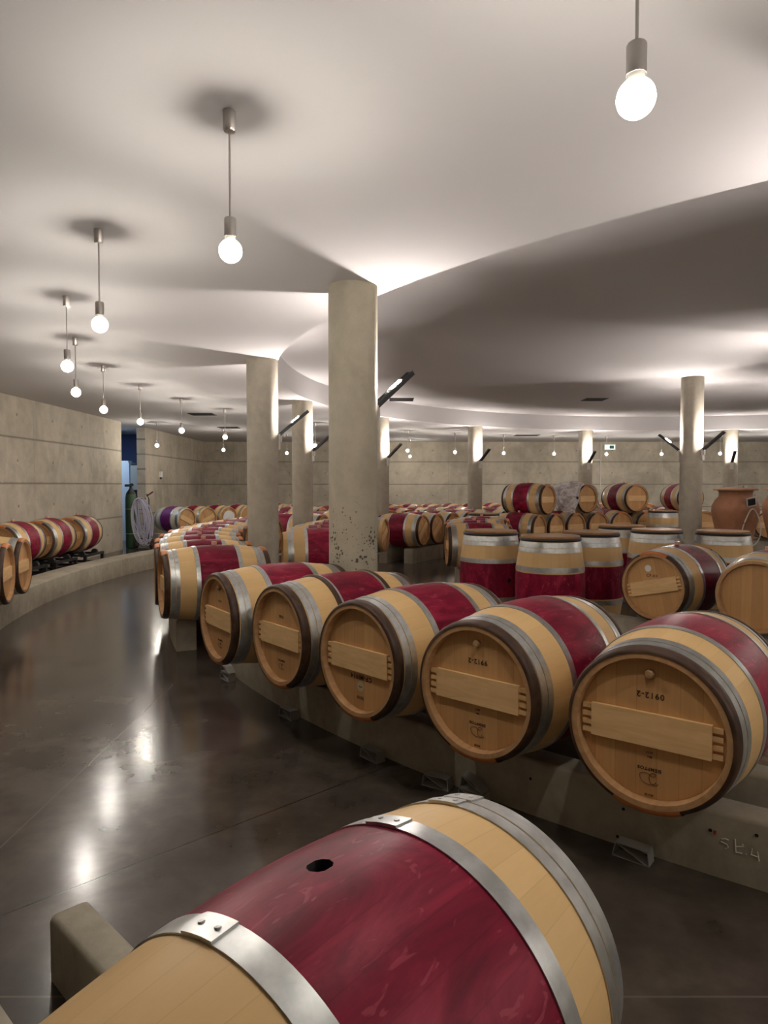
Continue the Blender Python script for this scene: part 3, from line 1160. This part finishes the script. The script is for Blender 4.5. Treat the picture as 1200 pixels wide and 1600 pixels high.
for x, y, lab, k in uprights:
    if k == 'A': o = uA
    else:
        o = uB if not usedB else copy_tree(uB, (0, 0, 0), 0)
        usedB = True
    base = .04 if y < 7.8 else 0
    if base:
        bd = link('low_board', BOARD, loc=(x, y, 0), rot=(0, 0, .5))
        tag(bd, 'thin wooden board on the floor under the ' + {'A': 'leftmost upright barrel'}.get(k, 'nearest upright barrel' if y < 7 else 'upright barrel behind the nearest one'), 'board')
    o.location = (x, y, base)
    # local bung direction: rotate -90 about Y sends +Z to -X
    face = atan2(-y, -x) + pi + (radians(36) if k == 'A' else random.uniform(0, 6))
    o.rotation_euler = (0, 0, face)
    tag(o, lab, 'barrel', 'upright oak barrels')

# ------------------------------------------------------------------ plastic film over one stacked barrel
x, y = pol(5.68, -59.0)
NX, NA = 44, 72
vs = []; fs = []
rnd = random.Random(3)
ph = [rnd.uniform(0, 6.28) for _ in range(12)]
for i in range(NX + 1):
    s = -.56 + 1.06 * i / NX
    for j in range(NA + 1):
        a = -2.5 + 5.0 * j / NA
        w = .020 * sin(4 * a + ph[0] + 5 * s) + .016 * sin(11 * s + ph[1] + 2 * a) + .006 * sin(9 * a + ph[2] - 13 * s)
        rr = rad(min(max(s, -HL), HL)) + .030 + w * .6
        hang = max(0, abs(a) - 1.45)
        yy = rr * sin(a) if abs(a) < 1.45 else math.copysign(rr * sin(1.45) + .10 * hang + w, a)
        zz = rr * cos(a) if abs(a) < 1.45 else rr * cos(1.45) - .34 * hang + .02 * sin(12 * s + ph[4])
        vs.append((s, yy, zz))
for i in range(NX):
    for j in range(NA):
        p = i * (NA + 1) + j
        fs.append((p, p + 1, p + NA + 2, p + NA + 1))
me = mesh_from('plastic_film', vs, fs, M['film'])
tag(link('plastic_film', me, loc=(x, y, UPZ + .347), rot=(0, 0, place_az(-59.0) + pi)), 'crumpled translucent plastic film draped over a barrel on the stack', 'plastic film')

# ------------------------------------------------------------------ concrete rails
def rail(R0, R1, a0, a1, lab, h=.29, group='concrete barrel rails'):
    n = max(4, int(abs(a1 - a0) / 1.5))
    bv = .018
    prof = [(R0, 0), (R0, h - bv), (R0 + bv * .3, h - bv * .3), (R0 + bv, h), (R1 - bv, h), (R1 - bv * .3, h - bv * .3), (R1, h - bv), (R1, 0)]
    ca, sa = pol(0, 0)
    vs = []; fs = []
    for i in range(n + 1):
        az = a0 + (a1 - a0) * i / n
        for R, z in prof:
            px, py = pol(R, az)
            vs.append((px, py, z))
    K = len(prof)
    for i in range(n):
        for j in range(K):
            k = (j + 1) % K
            fs.append((i * K + j, i * K + k, (i + 1) * K + k, (i + 1) * K + j))
    fs.append(tuple(range(K))); fs.append(tuple(n * K + k for k in range(K))[::-1])
    me = mesh_from('concrete_rail', vs, fs, M['rail'], None, True)
    bm = bmesh.new(); bm.from_mesh(me)
    bmesh.ops.recalc_face_normals(bm, faces=bm.faces); bm.to_mesh(me); bm.free()
    me.set_sharp_from_angle(angle=radians(50))
    o = link('concrete_rail', me)
    # put origin at the rail's own foot
    c = Vector((*pol((R0 + R1) / 2, (a0 + a1) / 2), 0))
    me.transform(Matrix.Translation(-c)); o.location = c
    tag(o, lab, 'rail', group)
    return o


front_rail = rail(9.44, 9.60, 28.3, 62, 'long concrete rail under the front barrels, its face towards the aisle', .262)
rail(9.05, 9.20, 29, 62, 'inner concrete rail behind the long front rail')
rail(9.68, 9.86, -14, 24.1, 'outer concrete rail under the barrel row running back on the left')
rail(9.16, 9.34, -14, 22.6, 'inner concrete rail under the barrel row running back on the left')
rail(9.62, 9.78, -95, -16, 'outer concrete rail of the middle far row')
rail(9.16, 9.34, -95, -16, 'inner concrete rail of the middle far row')
rail(8.05, 8.2, -16.5, 12, 'outer concrete rail of the short row behind the nearest column')
rail(7.62, 7.78, -17.5, 12, 'inner concrete rail of the short row behind the nearest column')
rail(7.70, 7.86, -95, -24, 'outer concrete rail of the far row behind the open floor')
rail(7.20, 7.38, -95, -25, 'concrete block rail under the far row facing the open floor')
rail(6.06, 6.26, 36.4, 64, 'concrete rail right of the upright barrels under the two lying barrels')
rail(5.5, 5.66, 37, 64, 'inner concrete rail behind the two right-hand lying barrels')
rail(5.82, 5.98, -22.5, 5, 'outer rail under the side-on barrel left of the uprights')
rail(5.36, 5.52, -22.5, 5, 'inner rail under the side-on barrel left of the uprights')
rail(5.82, 5.98, -118, -37, 'outer rail under the stacked barrels')
rail(5.36, 5.52, -118, -37, 'inner rail under the stacked barrels')
rail(11.44, 11.56, 45.4, 62, 'short dark concrete rail end beside the foreground barrel', .205)
rail(11.78, 11.92, 46.3, 62, 'outer concrete rail under the foreground barrel', .205)
rail(11.58, 11.98, -32, 34, 'wide curved concrete kerb along the left side of the aisle')
rail(11.58, 11.76, -100, -34.5, 'inner rail of the outermost far row')
rail(11.98, 12.16, -100, -34.5, 'outer rail of the outermost far row')
rail(14.44, 14.60, -50, -29.6, 'grey concrete rail under the barrels in the back left corner')
rail(14.85, 15.0, -50, -29.6, 'rear concrete rail under the barrels in the back left corner')

# chalk marks on the front rail
def on_rail(az, z, R=9.6015):
    x, y = pol(R, az)
    return Vector((x, y, z)) - front_rail.location


def chalk(strokes, az0, z0, k):
    m = MB()
    for st in strokes:
        m.tube([on_rail(az0 + degrees(u * k / 9.6), z0 + v * k, 9.601) for u, v in st], .0024, 5)
    return link('chalk_writing', m.mesh('chalk_writing', M['chalk'], True), front_rail)


CH = [[(.9, .95), (.6, 1.0), (.2, .85), (.15, .6), (.5, .5), (.75, .45), (.9, .2), (.6, -.05)],
      [(1.5, 1.25), (1.55, .6), (1.6, -.1)], [(1.6, -.1), (2.2, -.05)], [(2.2, .95), (2.35, .75), (1.65, .5)], [(2.55, .0), (2.62, .0)],
      [(3.1, .75), (3.0, .1), (3.6, .05)], [(3.6, .55), (3.75, -.35)]]
chalk(CH, 53.05, .125, .037)
m = MB()
for az, z in ((52.86, .18), (53.82, .209), (50.82, .163), (50.68, .036), (48.2, .17)):
    p = on_rail(az, z, 9.598); nrm = Vector((*[a - b for a, b in zip(pol(10, az), pol(9, az))], 0)).normalized()
    ux = Vector((-nrm.y, nrm.x, 0)); uz = Vector((0, 0, 1))
    vv = [p + nrm * .0045] + [p + nrm * .0042 + .007 * (cos(k * pi / 6) * ux + sin(k * pi / 6) * uz) for k in range(12)]
    m.add(vv, [(0, 1 + k, 1 + (k + 1) % 12) for k in range(12)])
link('tie_hole', m.mesh('tie_hole', M['dark'], False), front_rail)
m = MB(); p = on_rail(52.96, .176, 9.6); m.box(p, (.008, .008, .014))
link('red_mark', m.mesh('red_mark', M['redmark'], False), front_rail)

# ------------------------------------------------------------------ hollow chock sections lying along the front rail
def chock_mesh(double=False):
    m = MB()
    def bar(p, q, d=.062, t=.0035):
        p = Vector(p); q = Vector(q)
        v = q - p; L = v.length; an = atan2(v.y, v.x)
        R = Matrix.Rotation(-an, 3, 'Y')
        c = (p + q) / 2
        m.box((c.x, 0, c.y), (L, d, t), R)
    A, B, C_, D = (-.075, 0), (.075, 0), (.068, .058), (-.062, .058)
    bar(A, B); bar(B, C_); bar(C_, D); bar(D, A); bar(D, (.065, .0)); 
    if double:
        up = .062
        bar((-.062, .064), (.068, .064)); bar((-.062, .064), (-.05, .125)); bar((-.05, .125), (.02, .105)); bar((.02, .105), (.068, .064)); bar((-.05, .122), (.066, .066))
    return m.mesh('hollow_chock', M['wedge'], False)


ck = chock_mesh(); ck2 = chock_mesh(True)
for az, R, mm, rz, lab in ((30.7, 9.675, ck2, 8, 'grey hollow chock by the left end of the front rail'),
                        (37.0, 9.66, ck, 2, 'grey hollow chock on the floor under the second front barrel from the left'),
                        (42.3, 9.665, ck, -2, 'grey hollow chock on the floor under the middle front barrel'),
                        (45.2, 9.665, ck, 14, 'grey hollow chock left of the doubled one, turned askew'),
                        (46.6, 9.675, ck2, 0, 'doubled grey hollow chock standing right behind the foreground barrel'),
                        (51.2, 9.665, ck, 0, 'grey hollow chock lying under the nearest front barrel')):
    x, y = pol(R, az)
    tag(link('hollow_chock', mm, loc=(x, y, .002), rot=(0, 0, place_az(az) + pi / 2 + radians(rz))), lab, 'chock', 'grey hollow chocks')
m = MB(); m.box((0, 0, .02), (.06, .05, .045))
ckw = m.mesh('wooden_chock', M['paper'], False)
for (R, az, lab) in ((9.77, 23.7, 'small pale wooden chock under the side-on barrel left of the columns'),
                     (7.79, -29.3, 'small pale chock on the rail beside the left end of the far row')):
    x, y = pol(R, az)
    tag(link('wooden_chock', ckw, loc=(x, y, .29), rot=(0, 0, place_az(az))), lab, 'chock')

# ------------------------------------------------------------------ clay jars
def jar(x, y, s, lab, full=True):
    r = thing('clay_jar', (x, y, 0))
    P = [(.001, 0), (.16, 0), (.175, .03), (.20, .25), (.255, .60), (.325, .92), (.36, 1.10), (.355, 1.20), (.31, 1.29), (.262, 1.345), (.25, 1.38), (.255, 1.43), (.27, 1.45), (.001, 1.45)]
    m = MB(); m.lathe([(a * s, b * s) for a, b in P], 48)
    link('jar_body', m.mesh('jar_body', M['terracotta'], True, 60), r)
    m = MB(); m.lathe([(.001, 1.452), (.33, 1.452), (.335, 1.47), (.325, 1.485), (.18, 1.50), (.001, 1.515)] if s == 1 else [(.001, 1.452 * s), (.33 * s, 1.452 * s), (.335 * s, 1.47 * s), (.001, 1.5 * s)], 40)
    lid = link('jar_lid', m.mesh('jar_lid', M['terralid'], True), r)
    if full:
        m = MB(); m.box((.10, -.10, 1.505), (.05, .05, .04)); link('lid_clip', m.mesh('lid_clip', M['steel'], False), lid)
        a = radians(-96)      # towards the camera
        d = Vector((cos(a), sin(a), 0)); t = Vector((-sin(a), cos(a), 0))
        c = d * .368 + Vector((0, 0, 1.27)) + t * .10
        R3 = Matrix((t, d, (0, 0, 1))).transposed()
        R3 = R3 @ Matrix.Rotation(radians(-12), 3, 'Y') @ Matrix.Rotation(radians(-18), 3, 'X')
        m = MB(); m.box(c, (.15, .012, .15), R3)
        pl = link('label_plate', m.mesh('label_plate', M['whiteplate'], False), r)
        m = MB(); m.box(c + d * .009, (.115, .006, .11), R3)
        link('dark_panel', m.mesh('dark_panel', M['darksteel'], False), pl)
        pts = []
        for k in range(40):
            u = 2 * pi * k / 40
            z = .86 + .30 * cos(u)
            ww = .135 * sin(u) * (1 - .35 * cos(u))
            rr = .376 if z > 1.0 else .376 - (1.0 - z) * .20
            pts.append(d * rr + t * (.12 + ww) + Vector((0, 0, z)))
        m = MB(); m.tube(pts, .010, 8, closed=True)
        link('hose_loop', m.mesh('hose_loop', M['whitehose'], True), r)
    tag(r, lab, 'jar')
    return r


jar(5.78, 11.25, 1.0, 'big terracotta jar with flat lid, label plate and white hose loop')
jar(7.2, 12.3, 1.0, 'second terracotta jar behind the first, cut by the right edge', False)

# ------------------------------------------------------------------ doorway things
r = thing('gas_cylinder', (-6.17, 16.68, 0))
m = MB(); m.lathe([(.001, .01), (.125, .01), (.13, .04), (.13, 1.22), (.115, 1.32), (.07, 1.40), (.04, 1.44), (.04, 1.47), (.001, 1.47)], 32)
link('cylinder_body', m.mesh('cylinder_body', M['greencyl'], True, 60), r)
m = MB(); m.lathe([(.116, 1.322), (.112, 1.335), (.07, 1.404), (.041, 1.445)], 32)
link('dark_shoulder', m.mesh('dark_shoulder', M['black'], True), r)
m = MB(); m.box((0, 0, 1.52), (.05, .05, .10)); m.box((-.08, -.02, 1.53), (.10, .06, .06)); m.lathe([(.001, -.02), (.035, -.02), (.035, .02), (.001, .02)], 16, 'y', o=(.05, -.05, 1.55))
link('valve', m.mesh('valve', M['darksteel'], False), r)
tag(r, 'tall dark green gas cylinder standing in the doorway', 'gas cylinder')
for zz in (.35, .95):
    m = MB(); m.lathe([(.131, zz), (.134, zz + .004), (.134, zz + .016), (.131, zz + .02)], 32)
    link('strap', m.mesh('strap', M['steel'], True), r)

r = thing('hand_trolley', (-5.93, 16.46, 0))
m = MB()
for sx in (-.0, .26):
    m.tube([(sx, .0, .12), (sx, .04, 1.2), (sx + .0, -.10, 1.32)], .014, 8)
for z in (.25, .6, .95): m.tube([(0, .02, z), (.26, .02, z)], .010, 6)
m.box((.13, -.10, .02), (.34, .24, .01))
link('trolley_frame', m.mesh('trolley_frame', M['darksteel'], True), r)
for sx in (-.05, .31):
    m = MB(); m.lathe([(.055, -.025), (.11, -.022), (.125, 0), (.11, .022), (.055, .025)], 24, 'x', o=(sx, .03, .125))
    w = link('wheel', m.mesh('wheel', M['tyre'], True, 60), r)
    m = MB(); m.lathe([(.001, -.02), (.056, -.02), (.056, .02), (.001, .02)], 18, 'x', o=(sx, .03, .125))
    link('wheel_hub', m.mesh('wheel_hub', M['redhub'], True), w)
m = MB(); m.tube([(.26, -.10, 1.28), (.42, -.14, 1.38)], .018, 8)
link('grip', m.mesh('grip', M['redhub'], True), r)
tag(r, 'hand trolley with black wheels and red grip in the doorway', 'trolley')

m = MB(); rnd = random.Random(5)
for k in range(13):
    pts = []
    w = rnd.uniform(.10, .20); hh = rnd.uniform(.42, .56); ox = rnd.uniform(-.05, .09); tl = rnd.uniform(.02, .16); p = rnd.uniform(0, 6)
    top = 1.22 + rnd.uniform(-.03, .03)
    for j in range(36):
        u = 2 * pi * j / 36
        zz = top - hh + hh * cos(u)
        pts.append((ox + w * sin(u) + tl * (1 - cos(u)) * .5 + .01 * sin(3 * u + p), -.03 * k / 6 + .03 * sin(u * 2 + p), zz))
    m.tube(pts, .012, 6, closed=True)
tag(link('hose_coil', m.mesh('hose_coil', M['hose'], True), loc=(-5.84, 16.33, 0)), 'tangled coil of pale lilac hose hanging on the trolley', 'hose')

r = thing('tall_cabinet', (-7.15, 19.2, 0))
m = MB(); m.box((-.16, 0, 1.08), (.52, .5, 2.16)); link('cabinet_body', m.mesh('cabinet_body', M['cabwhite'], False), r)
m = MB(); m.box((-.1, -.02, 2.19), (.3, .3, .05)); link('top_box', m.mesh('top_box', M['cabwhite'], False), r)
tag(r, 'tall white cabinet glimpsed through the doorway', 'cabinet')
r = thing('grey_cabinet', (-6.83, 18.95, 0))
m = MB(); m.box((0.02, 0, 1.04), (.26, .4, 2.08)); link('cabinet_body', m.mesh('grey_cabinet_body', M['cabgrey'], False), r)
m = MB(); m.box((0.0, 0, 2.10), (.2, .3, .03)); link('top_cap', m.mesh('top_cap', M['darksteel'], False), r)
m = MB(); m.box((0.02, -.215, 1.30), (.10, .02, .22)); link('control_panel', m.mesh('control_panel', M['darksteel'], False), r)
tag(r, 'narrow grey cabinet beside the white one inside the doorway', 'cabinet')
r = thing('batten_lamp', (-7.5, 18.0, CEIL))
m = MB(); m.box((0, 0, -.03), (.12, 1.3, .05)); link('lamp_housing', m.mesh('lamp_housing', M['cabwhite'], False), r)
m = MB(); m.box((0, 0, -.065), (.09, 1.2, .02)); link('diffuser', m.mesh('diffuser', M['sidelamp'], False), r)
tag(r, 'cool white batten lamp on the side room ceiling', 'lamp')

# ------------------------------------------------------------------ ceiling vents, exit sign, conduit, wall box
def vent(x, y, z, w, d, lab, rz=0):
    r = thing('air_vent', (x, y, z), rz)
    m = MB(); m.box((0, 0, -.003), (w, d, .006)); link('vent_opening', m.mesh('vent_opening', M['dark'], False), r)
    m = MB()
    for sy in (-1, 1): m.box((0, sy * d / 2, -.006), (w + .02, .012, .012)); m.box((sy * w / 2, 0, -.006), (.012, d, .012))
    for k in range(5): m.box((0, -d / 2 + d * (k + 1) / 6, -.006), (w, .006, .008))
    link('vent_frame', m.mesh('vent_frame', M['black'], False), r)
    tag(r, lab, 'vent')


vent(-3.85, 14.57, CEIL, .5, .42, 'dark ceiling vent nearer the left wall')
vent(-4.05, 17.95, CEIL, .52, .42, 'dark ceiling vent in the back left part of the ceiling')
vent(4.30, 20.7, CEIL, .7, .4, 'thin dark ceiling vent above the far wall, left of the wrapped barrel')
vent(.38, 15.1, RECESS_Z, .52, .5, 'dark ceiling vent right of the bright uplight')
vent(4.62, 15.1, RECESS_Z, .46, .42, 'dark ceiling vent left of the tall column')

r = thing('exit_sign', (7.85, YB - .03, 2.86))
m = MB(); m.box((0, 0, 0), (.40, .06, .20)); link('sign_housing', m.mesh('sign_housing', M['whiteplate'], False), r)
m = MB(); m.box((0, -.033, 0), (.34, .006, .15)); pn = link('sign_panel', m.mesh('sign_panel', M['exit'], False), r)
m = MB(); m.box((.06, -.038, 0), (.16, .004, .11)); link('sign_pictogram', m.mesh('sign_pictogram', M['exitgreen'], False), pn)
tag(r, 'small green and white exit sign high on the back wall', 'sign')
m = MB(); m.tube([(7.55, YB - .02, 1.4), (7.55, YB - .02, 3.0)], .018, 8); m.box((7.38, YB - .02, 2.42), (.3, .03, .03))
tag(link('conduit', m.mesh('conduit', M['whiteplate'], True)), 'thin conduit running down the back wall below the exit sign', 'pipe')
r = thing('wall_box', (XL + .03, 19.1, 1.84))
m = MB(); m.box((0, 0, 0), (.06, .12, .16)); link('box_cover', m.mesh('box_cover', M['paper'], False), r)
m = MB(); m.box((0, 0, -.11), (.04, .05, .05)); link('box_plug', m.mesh('box_plug', M['darksteel'], False), r)
tag(r, 'small white box on the wall right of the doorway', 'wall box')
